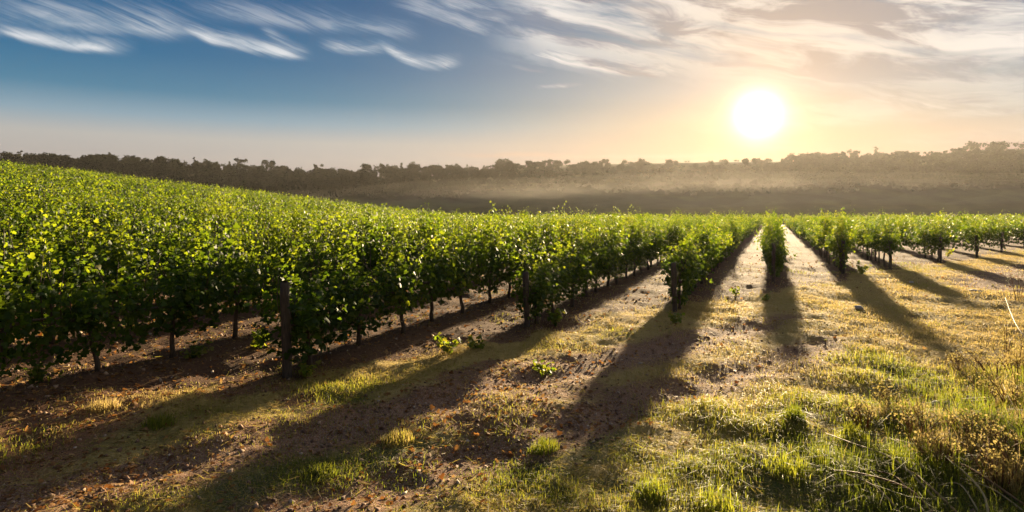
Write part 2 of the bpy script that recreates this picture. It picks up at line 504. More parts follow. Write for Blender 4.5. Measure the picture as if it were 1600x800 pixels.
def build_mist():
    """banks of low mist in the valley: flattened lens shapes whose even density thins out towards their rims"""
    import bmesh
    m, t, o = new_mat('valley_mist')
    v = t.nodes.new('ShaderNodeVolumePrincipled')
    v.inputs['Color'].default_value = (.96, .90, .82, 1); v.inputs['Density'].default_value = .00028; v.inputs['Anisotropy'].default_value = .45
    t.links.new(v.outputs[0], o.inputs['Volume'])
    words = ('dense heart of the low mist in the valley behind the vines', 'thinner mist spread round the heart of the valley mist', 'faint outer fringe of the valley mist below the sun')
    for lev, grow in enumerate((.62, 1.0, 1.45)):
        bm = bmesh.new()
        for px, py, Y, rx, ry, rz in ((835, 308, 235, 55, 60, 5), (985, 316, 250, 85, 60, 5), (1165, 305, 250, 85, 60, 6.5), (1440, 306, 260, 95, 60, 6.5), (1640, 300, 275, 60, 50, 6), (640, 318, 240, 60, 45, 4), (1300, 303, 255, 85, 60, 6)):
            k = bmesh.ops.create_icosphere(bm, subdivisions=4, radius=1)
            for q in k['verts']: q.co = (q.co.x * rx * grow + (px - 800) / FPX * Y, q.co.y * ry + Y, q.co.z * rz * grow + EYE + (323 - py) / FPX * Y)
        me = bpy.data.meshes.new('mist'); bm.to_mesh(me); bm.free(); me.materials.append(m)
        tag(link('mist', me), words[lev], 'mist', kind='stuff')


build_mist()

# ------------------------------------------------------------------ grapevines
def vine_cloud(kind, seed, airy=False):
    """leaf positions, rotations, sizes, tints for one vine; local x runs along the row"""
    g = np.random.default_rng(seed)
    L = 1.15; pos, siz, tin, upv = [], [], [], []
    nsh = {'near': 27, 'end': 28, 'mid': 17, 'far': 9}[kind]
    step = {'near': .036, 'end': .036, 'mid': .066, 'far': .14}[kind]
    ls = {'near': .66, 'end': .66, 'mid': 1.0, 'far': 1.75}[kind]
    heads = [(g.uniform(-L / 2, L / 2), g.choice([g.uniform(1.1, 1.45), g.uniform(1.45, 1.85)]), g.normal(0, .17), g.normal(.34, .10)) for _ in range(5)]
    for i in range(nsh):
        hx, ht, hy, hc = heads[g.integers(5)]
        x0 = hx + g.normal(0, .10); top = max(.95, ht + g.normal(0, .14)) + (g.uniform(.1, .4) if g.random() < .15 else 0)
        if kind == 'end': top *= .88
        tsh = hc + g.normal(0, .05); ly = hy + g.normal(0, .07); lx = g.normal(0, .16); droop = g.uniform(0, .5) if g.random() < .3 else 0
        n = int((top - .62) / step)
        for k in range(n):
            f = (k + g.random()) / n
            z = .62 + (top - .62) * f - droop * f ** 3
            y = ly * (f ** .7) * 1.5 + g.normal(0, .055 + .05 * f * (1 - f)); y += np.sign(ly) * droop * f ** 2 * .7
            pos.append((x0 + lx * f + g.normal(0, .06), y, z + g.normal(0, .03)))
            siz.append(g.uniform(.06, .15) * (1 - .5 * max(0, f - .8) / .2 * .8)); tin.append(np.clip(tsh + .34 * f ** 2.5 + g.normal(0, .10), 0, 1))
            upv.append((0, np.sign(y) * .8, .75))
    nsk = {'near': 420, 'end': 520, 'mid': 95, 'far': 26}[kind]
    lowz = .24 if seed % 3 else .4
    if airy: lowz = .72; nsk = nsk // 3
    for i in range(nsk):
        z = g.uniform(lowz, 1.25) if kind != 'end' else g.uniform(.25, 1.3)
        w = .13 + .19 * sst(np.array(z), .3, .95)
        y = g.choice([-1, 1]) * w * g.uniform(.35, 1.25)
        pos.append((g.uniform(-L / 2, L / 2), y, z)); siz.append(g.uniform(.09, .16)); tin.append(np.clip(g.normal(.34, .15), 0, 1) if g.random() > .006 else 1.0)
        upv.append((0, np.sign(y) * 1.1, .4))
    pos = np.array(pos); siz = np.array(siz) * ls; tin = np.array(tin); upv = np.array(upv)
    return pos, siz, tin, upv


FOL, TRK, ENDF, AIRY = [], [], [], []
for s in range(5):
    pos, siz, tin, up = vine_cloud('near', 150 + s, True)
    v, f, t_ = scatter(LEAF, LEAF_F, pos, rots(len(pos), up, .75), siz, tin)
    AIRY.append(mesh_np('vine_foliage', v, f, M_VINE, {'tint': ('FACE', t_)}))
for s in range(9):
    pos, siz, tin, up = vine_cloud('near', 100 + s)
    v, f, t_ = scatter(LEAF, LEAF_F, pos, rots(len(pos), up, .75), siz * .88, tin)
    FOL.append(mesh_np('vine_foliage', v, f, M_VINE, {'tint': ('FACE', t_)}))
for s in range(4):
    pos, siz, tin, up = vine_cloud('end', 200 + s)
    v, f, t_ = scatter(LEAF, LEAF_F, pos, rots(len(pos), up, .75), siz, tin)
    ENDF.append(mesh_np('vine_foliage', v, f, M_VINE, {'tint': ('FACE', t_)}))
for s in range(5):
    g = random.Random(300 + s)
    lean = g.uniform(-.08, .08); pts = [(0, 0, -.08)]
    for k in range(1, 7): pts.append((lean * k / 6 + g.uniform(-.018, .018), g.uniform(-.018, .018), .74 * k / 6))
    parts = [tube(pts, [.042, .036, .031, .028, .028, .031, .036], 8)]
    top = pts[-1]
    for sg in (-1, 1):                                  # two arms trained along the row
        arm = [top] + [(top[0] + sg * .53 * k / 5, g.uniform(-.02, .02), top[2] + .05 + g.uniform(-.02, .02)) for k in range(1, 6)]
        parts.append(tube(arm, [.028, .024, .022, .019, .016, .012], 6))
        for k in range(2, 6):
            b0 = arm[k]; h = g.uniform(.4, .85)
            parts.append(tube([b0, (b0[0] + g.uniform(-.05, .05), g.uniform(-.1, .1), b0[2] + h * .5), (b0[0] + g.uniform(-.08, .08), g.uniform(-.2, .2), b0[2] + h)], [.007, .006, .004], 4))
    TRK.append(mesh_py('vine_trunk', parts, M_BARK))

ROWS = []                                              # (p, q of the row's end), from the left
POST_BASE = [(460, 590), (825, 515), (1055, 490), (1208, 445), (1318, 430), (1392, 420), (1470, 408), (1528, 399), (1566, 390), (1602, 383)]   # where the row ends stand in the photograph
ENDS = []
for bx, by in POST_BASE:
    dist = FPX * EYE / (by - 323); ENDS.append(pq((bx - 800) / FPX * dist, dist))
P0, Q0 = ENDS[0]; P9, Q9 = ENDS[-1]
k = 0
for k in range(1, 75): ROWS.append((P0 - 2.0 * k, Q0 - 3.72 * k, 'left', k))
for i, (p, q) in enumerate(ENDS): ROWS.append((p, q, 'end', i))
for k in range(1, 32): ROWS.append((P9 + 2.0 * k, Q9 + 3.72 * k, 'right', k))
ORD = ['first', 'second', 'third', 'fourth', 'fifth', 'sixth', 'seventh', 'eighth', 'ninth', 'tenth', 'eleventh', 'twelfth', 'thirteenth', 'fourteenth',
       'fifteenth', 'sixteenth', 'seventeenth', 'eighteenth', 'nineteenth', 'twentieth']
allv = []; beyond = []
for p, q0, kind, ix in ROWS:
    q1 = (Y_END - 1 - p * PY_) / RY
    q1 += 2.0 * math.sin(p * .21)
    n = 0; q = q0 + .35; seen = 0
    while q < q1:
        jq = q + R_.uniform(-.08, .08); jp = p + R_.uniform(-.05, .05)
        x, y = xy(jp, jq)
        u = x / max(y, .1)
        if y > 8 and (-1.7 < u <= -.97 or .97 <= u < 1.35):            # the same rows, running on past the frame
            beyond.append((math.hypot(x, y), x, y))
        elif y > 2.0 and -.97 < u < .97:
            allv.append((math.hypot(x, y), x, y, p, jq, kind, ix, n, seen)); seen += 1
        n += 1; q += 1.08
allv.sort()
NEAR = 300
ROWNAME = {0: 'of the leftmost end post', 1: 'of the second post from left', 2: 'of the third post from left',
           3: 'right under the sun', 4: 'just right of the sun', 5: 'second right of the sun',
           6: 'third right of the sun', 7: 'fourth right of the sun', 8: 'of the second post from right', 9: 'of the rightmost end post'}
for i, (d, x, y, p, q, kind, ix, n, seen) in enumerate(allv[:NEAR]):
    o = bpy.data.objects.new('grapevine', None); COL.objects.link(o); o.empty_display_size = .2
    o.location = (x, y, gz(x, y)); o.rotation_euler = (R_.uniform(-.04, .04), R_.uniform(-.04, .04), PI / 2 - RA + (PI if R_.random() < .5 else 0) + R_.uniform(-.12, .12))
    sc = R_.uniform(.86, 1.08); o.scale = (sc * R_.uniform(.95, 1.1), sc * R_.uniform(.9, 1.15), sc)
    first = kind == 'end' and n == 0
    if kind == 'end' and ix == 3: o.scale[1] *= .72
    if kind == 'end' and n < 4 and ix < 4: o.scale[2] *= (.80, .84, .9, .96)[n]
    if kind == 'left':
        if ix == 1: lab = f'dark-trunked grapevine, {ORD[min(seen, 19)]} from left edge in the front left row' if seen < 20 else 'grapevine far along the front left row, beyond its twentieth plant'
        else: lab = f'sunlit grapevine in the {ORD[min(ix - 2, 19)]} row up the slope behind the front left row'
        cat_g = 'grapevines in the hillside rows on the left'
    elif kind == 'end':
        if n == 0: lab = f'bushy grapevine hanging over the end post in the row {ROWNAME[ix]}'
        elif n < 12: lab = f'leafy grapevine, {ORD[n]} plant in the row {ROWNAME[ix]}'
        else: lab = f'grapevine past the twelfth plant in the row {ROWNAME[ix]}'
        cat_g = 'grapevines in the rows with visible ends'
    else:
        lab = 'leafy grapevine in the rows at the right edge beyond the last end post'; cat_g = 'grapevines at the right edge'
    tag(o, lab, 'grapevine', cat_g)
    pool = ENDF if first and ix < 4 else (AIRY if (kind == 'end' and ix >= 4 and R_.random() < .75) else FOL)
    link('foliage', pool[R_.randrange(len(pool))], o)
    link('trunk', TRK[R_.randrange(5)], o)

# the rest of the vineyard: too many to count, one mass
def build_mass():
    rest = allv[NEAR:] + beyond
    Vs, Fs, Ts, off = [], [], [], 0
    for kind, sel in (('mid', [r for r in rest if r[0] < 48]), ('far', [r for r in rest if r[0] >= 48])):
        cl = []
        for s in range(14):
            pos, siz, tin, up = vine_cloud(kind, 400 + s)
            cl.append(scatter(DIAM, DIAM_F, pos, rots(len(pos), up, .75), siz, tin))
        for i, r in enumerate(sel):
            v, f, t_ = cl[R_.randrange(14)]
            a = PI / 2 - RA + (PI if R_.random() < .5 else 0) + R_.uniform(-.15, .15); c, s = math.cos(a), math.sin(a)
            v = v * (1, R_.uniform(.7, .95), 1)
            sc = R_.uniform(.82, 1.1)
            w = np.empty_like(v); w[:, 0] = (v[:, 0] * c - v[:, 1] * s) * sc + r[1]; w[:, 1] = (v[:, 0] * s + v[:, 1] * c) * sc + r[2]
            w[:, 2] = v[:, 2] * sc + gz(r[1], r[2])
            Vs.append(w); Fs.append(f + off); Ts.append(np.clip(t_ + R_.uniform(-.12, .12), 0, 1)); off += len(v)
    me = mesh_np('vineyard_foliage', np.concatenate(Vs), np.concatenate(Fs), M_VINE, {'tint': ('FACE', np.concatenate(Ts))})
    tag(link('vineyard_foliage', me), 'mass of sunlit green vine rows running back over the hillside', 'vineyard', kind='stuff')


build_mass()

# end posts of the rows
PH = [1.22, 1.15, 1.2, 1.3, 1.3, 1.25, 1.25, 1.25, 1.25, 1.25]
PLAB = ['leaning grey wooden end post at the row nearest the camera', 'dark wooden end post, second from the left', 'dark wooden end post wrapped in leaves, third from the left',
        'dark wooden end post under the vine row beneath the sun', 'dark wooden end post just right of the row beneath the sun', 'dark wooden end post, second right of the row beneath the sun',
        'brown wooden end post standing clear beside the shaded track', 'brown wooden end post, third from the right edge', 'brown wooden end post, second from the right edge', 'brown wooden end post nearest the right edge']
for i, (p, q) in enumerate(ENDS):
    g = random.Random(60 + i); x, y = xy(p, q - .12 if i == 0 else (q - .04 if i < 4 else q + .12)); h = PH[i] * (1 if i == 0 else .84); r = .052 if i else .06
    pts = [(0, 0, -.25)] + [(g.uniform(-.008, .008), g.uniform(-.008, .008), h * k / 8) for k in range(9)] + [(0, 0, h + .012)]
    rad = [r * 1.05] + [r * g.uniform(.94, 1.05) for _ in range(9)] + [r * .75]
    o = link('wooden_post', mesh_py('wooden_post', [tube(pts, rad, 10)], M_POST), None, (x, y, gz(x, y)))
    o.rotation_euler = (g.uniform(-.05, .05), g.uniform(-.05, .05) - (.05 if i == 0 else 0), g.uniform(0, 6))
    tag(o, PLAB[i], 'post', 'wooden end posts of the vine rows')

# ------------------------------------------------------------------ far trees
def tree_parts(kind, seed):
    g = np.random.default_rng(seed); h = 8.0
    if kind == 'round':
        lobes = [(g.normal(0, 1.5), g.normal(0, 1.5), g.uniform(3.6, 6.8), g.uniform(1.1, 1.9)) for _ in range(9)]; tr = 3.0
    elif kind == 'loose':
        lobes = [(g.normal(0, 1.7), g.normal(0, 1.7), g.uniform(3.2, 7.6), g.uniform(.6, 1.2)) for _ in range(11)]; tr = 5.5
    elif kind == 'pointed':
        lobes = [(g.normal(0, .3), g.normal(0, .3), z, 1.35 * (1 - z / 9.6)) for z in np.linspace(1.2, 8.4, 9)]; tr = 7.5
    else:                                             # low bush
        lobes = [(g.normal(0, 1.6), g.normal(0, 1.6), g.uniform(.8, 2.6), g.uniform(.8, 1.4)) for _ in range(8)]; tr = 1.2
    pos, siz = [], []
    for (a, b, c, r) in lobes:
        n = int(38 * r + 12); d = g.normal(size=(n, 3)); d /= np.linalg.norm(d, axis=1, keepdims=True)
        pos.append(np.array((a, b, c)) + d * r * g.uniform(.45, 1.1, (n, 1)) * np.array((1, 1, .85))); siz.append(g.uniform(.45, .95, n))
    pos = np.concatenate(pos); siz = np.concatenate(siz)
    up = pos - np.array((0, 0, 4.0)); up /= np.linalg.norm(up, axis=1, keepdims=True) + .1
    cl = scatter(DIAM, DIAM_F, pos, rots(len(pos), up, .7), siz, np.clip(g.normal(.45, .25, len(pos)), 0, 1))
    parts = [tube([(0, 0, -1.0), (.05, 0, tr * .5), (0, .05, tr)], [.26, .19, .08], 7)]
    for (a, b, c, r) in lobes[:6]:
        z0 = min(tr * .6, c * .5); parts.append(tube([(0, 0, z0), (a * .5, b * .5, (z0 + c) / 2), (a, b, c)], [.1, .06, .03], 5))
    return cl, parts


TK = {}
for kind in ('round', 'loose', 'pointed', 'bush'):
    TK[kind] = []
    for s in range(5):
        cl, parts = tree_parts(kind, 700 + s * 13 + len(kind))
        TK[kind].append((cl, mesh_np('tree_crown', cl[0], cl[1], M_TREE, {'tint': ('FACE', cl[2])}), mesh_py('tree_trunk', parts, M_TRUNK)))
WORDS = {'round': 'rounded dark', 'loose': 'loose open-crowned', 'pointed': 'slim pointed', 'bush': 'low bushy'}


def hill_xy(px, Y): return (px - 800) / FPX * Y, Y


def plant_tree(px, Y, kind, hs, lab, grp):
    x, y = hill_xy(px, Y); z = float(ground_z(np.array([x]), np.array([y]), False)[0])
    o = bpy.data.objects.new('tree' if kind != 'bush' else 'bush', None); COL.objects.link(o)
    o.location = (x, y, z); o.rotation_euler = (0, 0, R_.uniform(0, 6.28)); o.scale = (hs * R_.uniform(.85, 1.2),) * 2 + (hs,)
    cl, cm, tm = TK[kind][R_.randrange(5)]
    link('crown', cm, o); link('trunk', tm, o)
    tag(o, lab, 'tree' if kind != 'bush' else 'bush', grp)


def skyline():
    g = random.Random(5)
    px = -60.0
    while px < 800:
        kind = g.choices(['round', 'loose', 'pointed', 'bush'], [.4, .3, .17, .13])[0]
        hs = g.choice([g.uniform(.45, .8), g.uniform(.7, 1.4)]) * (.9 if kind != 'bush' else 1.4)
        side = 'above the crest of the vines at far left' if px < 300 else 'on the ridge behind the vines left of centre'
        plant_tree(px, Y_RIDGE - 8 + g.uniform(-14, 10), kind, hs, f'{WORDS[kind]} tree on the wooded skyline {side}'.replace('bushy tree', 'bushy shrub'), 'trees on the wooded skyline at left')
        px += g.choice([g.uniform(4, 10), g.uniform(10, 24)])
    for px, kind, hs in ((802, 'round', .42), (835, 'bush', .6), (868, 'round', .35), (884, 'round', .4), (905, 'bush', .5), (985, 'bush', .45), (1012, 'bush', .4),
                         (1075, 'bush', .45), (1112, 'bush', .4), (1150, 'bush', .5), (1184, 'bush', .8), (1200, 'bush', .7), (1232, 'bush', .6), (1252, 'round', .4)):
        plant_tree(px, Y_RIDGE - 4, kind, hs, f'small {"lone tree" if kind != "bush" else "low bush"} on the open crest ' + ('beneath the sun' if px > 1140 else 'at the centre of the far hill'), 'small trees along the open crest')
    px = 1268.0
    while px < 1680:
        tall = px > 1480
        kind = g.choices(['round', 'loose', 'pointed', 'bush'], [.4, .4, .16, .04] if tall else [.15, .6, .13, .12])[0]
        hs = g.uniform(.7, 1.7) if tall else g.choice([g.uniform(.5, .8), g.uniform(.7, 1.35)])
        side = 'at the right edge' if tall else 'right of the sun'
        plant_tree(px, Y_RIDGE - 8 + g.uniform(-14, 10), kind, hs, f'{WORDS[kind]} tree on the hazy skyline {side}'.replace('bushy tree', 'bushy shrub'), 'trees on the hazy skyline at right')
        px += g.choice([g.uniform(3, 9), g.uniform(9, 19)])


skyline()


def build_forest():
    """woods on the flanks of the hill: one mass"""
    g = np.random.default_rng(77)
    Vs, Fs, Ts, off = [], [], [], 0
    n = 0
    while n < 2400:
        Y = g.uniform(292, Y_RIDGE - 45); px = g.uniform(-150, 1750)
        x, y = hill_xy(px, Y)
        wood = float(fbm(np.array([x]), np.array([y]), 70, 9, 3)[0])
        thr = float(np.interp(px + g.normal(0, 30), (620, 800, 1060, 1330), (.26, .41, .40, .24)))
        if Y > 345: thr += float(np.interp(px, (700, 800, 1150, 1260), (0, .16, .16, 0)))
        if wood < thr: continue
        kind = ('round', 'loose', 'round', 'bush')[g.integers(4)]
        if 720 < px < 1200: kind = ('bush', 'round')[g.integers(2)]
        v, f, t_ = TK[kind][g.integers(5)][0]
        sc = g.uniform(.6, 1.1) * float(np.interp(px, (680, 820, 1080, 1300), (1, .6, .6, 1))); a = g.uniform(0, 6.28); c, s = math.cos(a), math.sin(a)
        w = np.empty_like(v); w[:, 0] = (v[:, 0] * c - v[:, 1] * s) * sc + x; w[:, 1] = (v[:, 0] * s + v[:, 1] * c) * sc + y
        w[:, 2] = v[:, 2] * sc + float(ground_z(np.array([x]), np.array([y]), False)[0])
        Vs.append(w); Fs.append(f + off); Ts.append(np.clip(t_ + g.uniform(-.3, .3), 0, 1)); off += len(v); n += 1
    me = mesh_np('woods', np.concatenate(Vs), np.concatenate(Fs), M_TREE, {'tint': ('FACE', np.concatenate(Ts))})
    tag(link('woods', me), 'dark hazy woods covering the far hillside beyond the vineyard', 'woods', kind='stuff')


build_forest()


# ------------------------------------------------------------------ grass and litter
def blades(x, y, h, wid, tint, bend=.5):
    """five-point curved blades"""
    n = len(x); z = ground_z(x, y) - .008
    a = rng.uniform(0, 2 * PI, n); ca, sa = np.cos(a), np.sin(a)
    lean = np.abs(rng.normal(0, bend, n)) + .08
    base = np.stack([x, y, z], 1); side = np.stack([-sa, ca, np.zeros(n)], 1) * (wid / 2)[:, None]
    mid = base + np.stack([ca * lean * h * .3, sa * lean * h * .3, h * .58], 1)
    tip = base + np.stack([ca * lean * h, sa * lean * h, h * (1 - .35 * np.minimum(lean, 1.6))], 1)
    v = np.stack([base - side, base + side, mid + side * .75, mid - side * .75, tip + side * .12, tip - side * .12], 1).reshape(-1, 3)
    o = (np.arange(n) * 6)[:, None, None]
    f = (np.array([(0, 1, 2, 3), (3, 2, 4, 5)])[None] + o).reshape(-1, 4)
    return v, f, np.repeat(tint, 2)


def ground_points(n, ymax, power=1.0):
    """points in the frame, denser near the camera"""
    y = 3.7 * (ymax / 3.7) ** (rng.random(n) ** power); u = rng.uniform(-.93, .93, n)
    return u * y, y


def build_grass():
    nc = 40000
    cx, cyy = ground_points(nc, 34, 1.0)
    soil, green, rut, inside = masks(cx, cyy)
    clump = fbm(cx, cyy, .55, 23, 3)
    keep = rng.random(nc) < np.clip((1.05 - soil * 1.15) * sst(clump, .40, .62) + .06, .03, 1)
    keep &= ~((inside > .5) & (cyy > 24))
    cx, cyy, soil, green, inside, clump = (q[keep] for q in (cx, cyy, soil, green, inside, clump))
    nb = 22
    d = np.hypot(cx, cyy)
    sp_ = .05 + .012 * d
    x = np.repeat(cx, nb) + rng.normal(size=len(cx) * nb) * np.repeat(sp_, nb); y = np.repeat(cyy, nb) + rng.normal(size=len(cx) * nb) * np.repeat(sp_, nb) * 1.2
    hh = (.022 + .04 * sst(clump, .45, .75)) * (1 + 1.5 * np.clip(green, 0, 1) ** 1.5) * rng.uniform(.6, 1.4, len(cx))
    right = sst(cx / cyy, .45, .8) * (1 - sst(cyy, 6, 9)); hh = hh * (1 + 1.9 * right)
    hh = hh * (.62 + .38 * sst(cx, -1.0, 2.5)); h = np.repeat(hh, nb) * rng.uniform(.55, 1.35, len(x))
    wid = (.0022 + .00048 * np.repeat(d, nb)) * rng.uniform(.7, 1.3, len(x))
    tint = np.clip(np.repeat(.84 - 1.15 * green + rng.normal(0, .14, len(cx)), nb) + rng.normal(0, .13, len(x)), 0, 1)
    v, f, t_ = blades(x, y, h, wid, tint, .85)
    # mown straw lying flat between the tufts
    n = 150000
    x, y = ground_points(n, 32, .95); soil, green, rut, inside = masks(x, y)
    k = rng.random(n) < np.clip(1.05 - soil * 1.1, .08, 1) * np.where(inside > .5, .6, 1)
    x, y, green = x[k], y[k], green[k]; n = len(x); d = np.hypot(x, y)
    a = rng.uniform(0, 2 * PI, n); L = rng.uniform(.03, .10, n) * (1 + .02 * d); w = (.0022 + .0005 * d) * rng.uniform(.6, 1.3, n)
    c = np.stack([np.cos(a), np.sin(a)], 1); q = np.stack([-np.sin(a), np.cos(a)], 1)
    x1, y1 = x + c[:, 0] * L, y + c[:, 1] * L
    za = ground_z(x, y) + .004 + rng.random(n) * .006; zb = ground_z(x1, y1) + .006 + rng.random(n) ** 2 * .035
    A = np.stack([x, y, za], 1); B = np.stack([x1, y1, zb], 1); S = np.stack([q[:, 0], q[:, 1], rng.normal(0, .5, n)], 1) * (w / 2)[:, None]
    v2 = np.stack([A - S, A + S, B + S * .4, B - S * .4], 1).reshape(-1, 3)
    f2 = np.arange(n * 4).reshape(-1, 4) + len(v)
    v = np.concatenate([v, v2]); f = np.concatenate([f, f2]); t_ = np.concatenate([t_, np.clip(rng.normal(.82, .16, n) - .35 * green, 0, 1)])
    me = mesh_np('grass', v, f, M_GRASS, {'tint': ('FACE', t_)})
    tag(link('grass', me), 'sparse yellow-green and straw coloured grass covering the headland', 'grass', kind='stuff')
    print('grass blades', len(x))


build_grass()


def build_litter():
    n = 42000
    x, y = ground_points(n, 30, .9)
    soil, green, rut, inside = masks(x, y)
    keep = rng.random(n) < (1 - .6 * sst(x, 0, 3)) * np.clip(soil * 1.2 * fbm(x, y, .8, 63, 2) ** 1.5 * 1.6, 0.01, 1)
    x, y = x[keep], y[keep]; d = np.hypot(x, y)
    pos = np.stack([x, y, ground_z(x, y) + rng.uniform(.0, .02, len(x))], 1)
    up = np.tile((0, 0, 1.3), (len(x), 1))
    v, f, t_ = scatter(LEAF, LEAF_F, pos, rots(len(x), up, .6), rng.uniform(.016, .048, len(x)) * (1 + .03 * d), np.clip(rng.normal(.5, .28, len(x)), 0, 1))
    tag(link('fallen_leaves', mesh_np('fallen_leaves', v, f, M_DRY, {'tint': ('FACE', t_)})), 'brown fallen leaves scattered over the bare soil', 'leaves', kind='stuff')
    # clods of earth and gravel
    n = 16000
    x, y = ground_points(n, 24, .9)
    soil, green, rut, inside = masks(x, y)
    keep = rng.random(n) < np.clip((soil * .8 + rut * .6) * (1 - .75 * sst(x, 0, 3)), .015, 1)
    x, y = x[keep], y[keep]; n = len(x)
    oct_ = np.array([(1, 0, 0), (-1, 0, 0), (0, 1, 0), (0, -1, 0), (0, 0, .7), (0, 0, -.7)], float)
    of = np.array([(0, 2, 4), (2, 1, 4), (1, 3, 4), (3, 0, 4), (2, 0, 5), (1, 2, 5), (3, 1, 5), (0, 3, 5)])
    s = np.minimum(rng.lognormal(-4.35, .5, n), .03) * (1 + .03 * np.hypot(x, y))
    R3 = rots(n); v = np.einsum('nij,tj->nti', R3, oct_) * s[:, None, None] * rng.uniform(.6, 1.3, (n, 6, 1)) + np.stack([x, y, ground_z(x, y)], 1)[:, None, :]
    f = (of[None] + (np.arange(n) * 6)[:, None, None]).reshape(-1, 3)
    m, t, o = new_mat('soil_clod'); tint = attr('tint')
    c = ramp(tint, [(0, (.08, .042, .025)), (.6, (.19, .11, .065)), (.9, (.34, .24, .16)), (1, (.5, .43, .35))])
    p = t.nodes.new('ShaderNodeBsdfPrincipled'); t.links.new(c.k, p.inputs['Base Color']); p.inputs['Roughness'].default_value = .9; t.links.new(p.outputs[0], o.inputs[0])
    tag(link('gravel', mesh_np('gravel', v.reshape(-1, 3), f, m, {'tint': ('FACE', np.repeat(rng.random(n) ** 1.3, 8))})), 'clods of brown earth and gravel on the bare tracks', 'gravel', kind='stuff')


build_litter()


# ------------------------------------------------------------------ single plants, stones and stalks
def at(px, py):
    Y = FPX * EYE / (py - 323); x = (px - 800) / FPX * Y
    for _ in range(6):
        z = gz(x, Y); Y = FPX * (EYE - z) / (py - 323); x = (px - 800) / FPX * Y
    return x, Y, gz(x, Y)


def weed_mesh(seed, h, spread, n, ls):
    g = np.random.default_rng(seed); parts, pos = [], []
    for i in range(max(3, n // 9)):
        a = g.uniform(0, 6.28); r = spread * g.uniform(.2, 1); top = (math.cos(a) * r, math.sin(a) * r, h * g.uniform(.5, 1))
        mid = (top[0] * .4, top[1] * .4, top[2] * .6); parts.append(tube([(0, 0, -.03), mid, top], [.006, .004, .002], 4))
        for k in range(9):
            f = .25 + .75 * (k + g.random()) / 9; pos.append((top[0] * f + g.normal(0, .025), top[1] * f + g.normal(0, .025), top[2] * f * (1.2 - .2 * f) + g.normal(0, .015)))
    pos = np.array(pos); up = np.tile((0, -.2, .9), (len(pos), 1))
    v, f, t_ = scatter(LEAF, LEAF_F, pos, rots(len(pos), up, .7), g.uniform(.6, 1.2, len(pos)) * ls, np.clip(g.normal(.65, .22, len(pos)), 0, 1))
    return mesh_np('weed_leaves', v, f, M_WEED, {'tint': ('FACE', t_)}), mesh_py('weed_stems', parts, M_WEED)


WEEDS = [(408, 545, .30, .22, 54, .085, 'leafy vine shoot sprouting left of the leaning end post'), (702, 552, .28, .26, 72, .08, 'bright yellow-green weed on the soil between two rows'),
         (745, 545, .22, .2, 45, .07, 'smaller bright weed beside the yellow-green one between two rows'), (868, 510, .38, .26, 81, .075, 'bushy green weed at the foot of the second end post'),
         (850, 582, .13, .3, 90, .05, 'low mat of green weed on the edge of the wheel track'), (1345, 432, .42, .3, 72, .09, 'sunlit green weed beside the end post right of the sun'),
         (1195, 470, .2, .16, 36, .07, 'yellow flowering weed at the edge of the long vine shadow'), (480, 588, .22, .24, 63, .06, 'dark green weed at the foot of the leaning end post'),
         (1055, 505, .25, .26, 63, .06, 'shaded weed round the base of the third end post'), (60, 598, .25, .3, 72, .06, 'green weed under the front left row at the left edge'),
         (300, 560, .22, .3, 72, .055, 'yellowish weed between trunks of the front left row'), (1150, 462, .22, .25, 54, .06, 'pale green weed left of the row beneath the sun'),
         (1480, 402, .4, .3, 54, .08, 'tan weed beside the brown post on the right')]
for i, (px, py, h, sp2, n, ls, lab) in enumerate(WEEDS):
    o = bpy.data.objects.new('weed', None); COL.objects.link(o); o.location = at(px, py)
    a, b = weed_mesh(900 + i, h, sp2, n, ls); link('leaves', a, o); link('stem', b, o); tag(o, lab, 'weed', 'leafy weeds')


def tuft(px, py, h, r, n, tint, lab, name='grass_tuft', bend=.45, wid=.007):
    x, y, z = at(px, py); ra = rng.uniform(0, 2 * PI, n); rr = r * rng.random(n) ** .62; k = np.stack([np.cos(ra) * rr, np.sin(ra) * rr], 1)
    v, f, t_ = blades(x + k[:, 0], y + k[:, 1], h * rng.uniform(.45, 1.1, n) * (1 - .35 * (rr / r) ** 2), wid * rng.uniform(.7, 1.3, n), np.clip(rng.normal(tint, .12, n), 0, 1), bend)
    v = v - np.array((x, y, z))
    tag(link(name, mesh_np(name, v, f, M_GRASS, {'tint': ('FACE', t_)}), None, (x, y, z)), lab, 'grass tuft', 'separate grass tufts')


tuft(1240, 655, .20, .12, 260, .05, 'dark green upright grass tuft alone on straw coloured ground', bend=.75)
tuft(1020, 775, .16, .15, 260, .1, 'dark green grass tuft at the bottom edge, centre')
tuft(1120, 795, .2, .19, 220, .18, 'bright green grass tuft at the bottom edge, right of centre')
tuft(850, 705, .15, .15, 260, .15, 'green grass tuft at the edge of a long shadow')
tuft(1330, 690, .24, .15, 300, .22, 'thick green tuft amid dry grass in front of the straw ground')
tuft(1230, 740, .2, .2, 240, .2, 'lush green tuft left of the reddish fallen stalks')
tuft(1400, 735, .24, .2, 240, .2, 'green tuft growing between the reddish fallen stalks')
for px, py, h, w in ((1385, 655, .22, 'left of the squat grey stone'), (1440, 662, .26, 'in front of the squat grey stone'), (1490, 672, .28, 'below the small lilac grey stone'), (1545, 668, .30, 'below the upright whitish stone'),
                     (1590, 690, .40, 'at the right edge, under the pale bent twig'), (1580, 640, .44, 'against the dense dry bush at the right edge'), (1530, 720, .32, 'above the red-brown stalk'), (1460, 705, .28, 'behind the pale curved stalk'),
                     (1590, 770, .36, 'in the bottom right corner'), (1595, 575, .40, 'behind the dense dry bush at the right edge')):
    tuft(px, py, h, .17, 330, .80, 'tangled straw coloured grass tuft ' + w, 'grass_tuft', .55, .0055)
tuft(500, 740, .09, .14, 240, .1, 'small dark green tuft in the shaded wheel track')
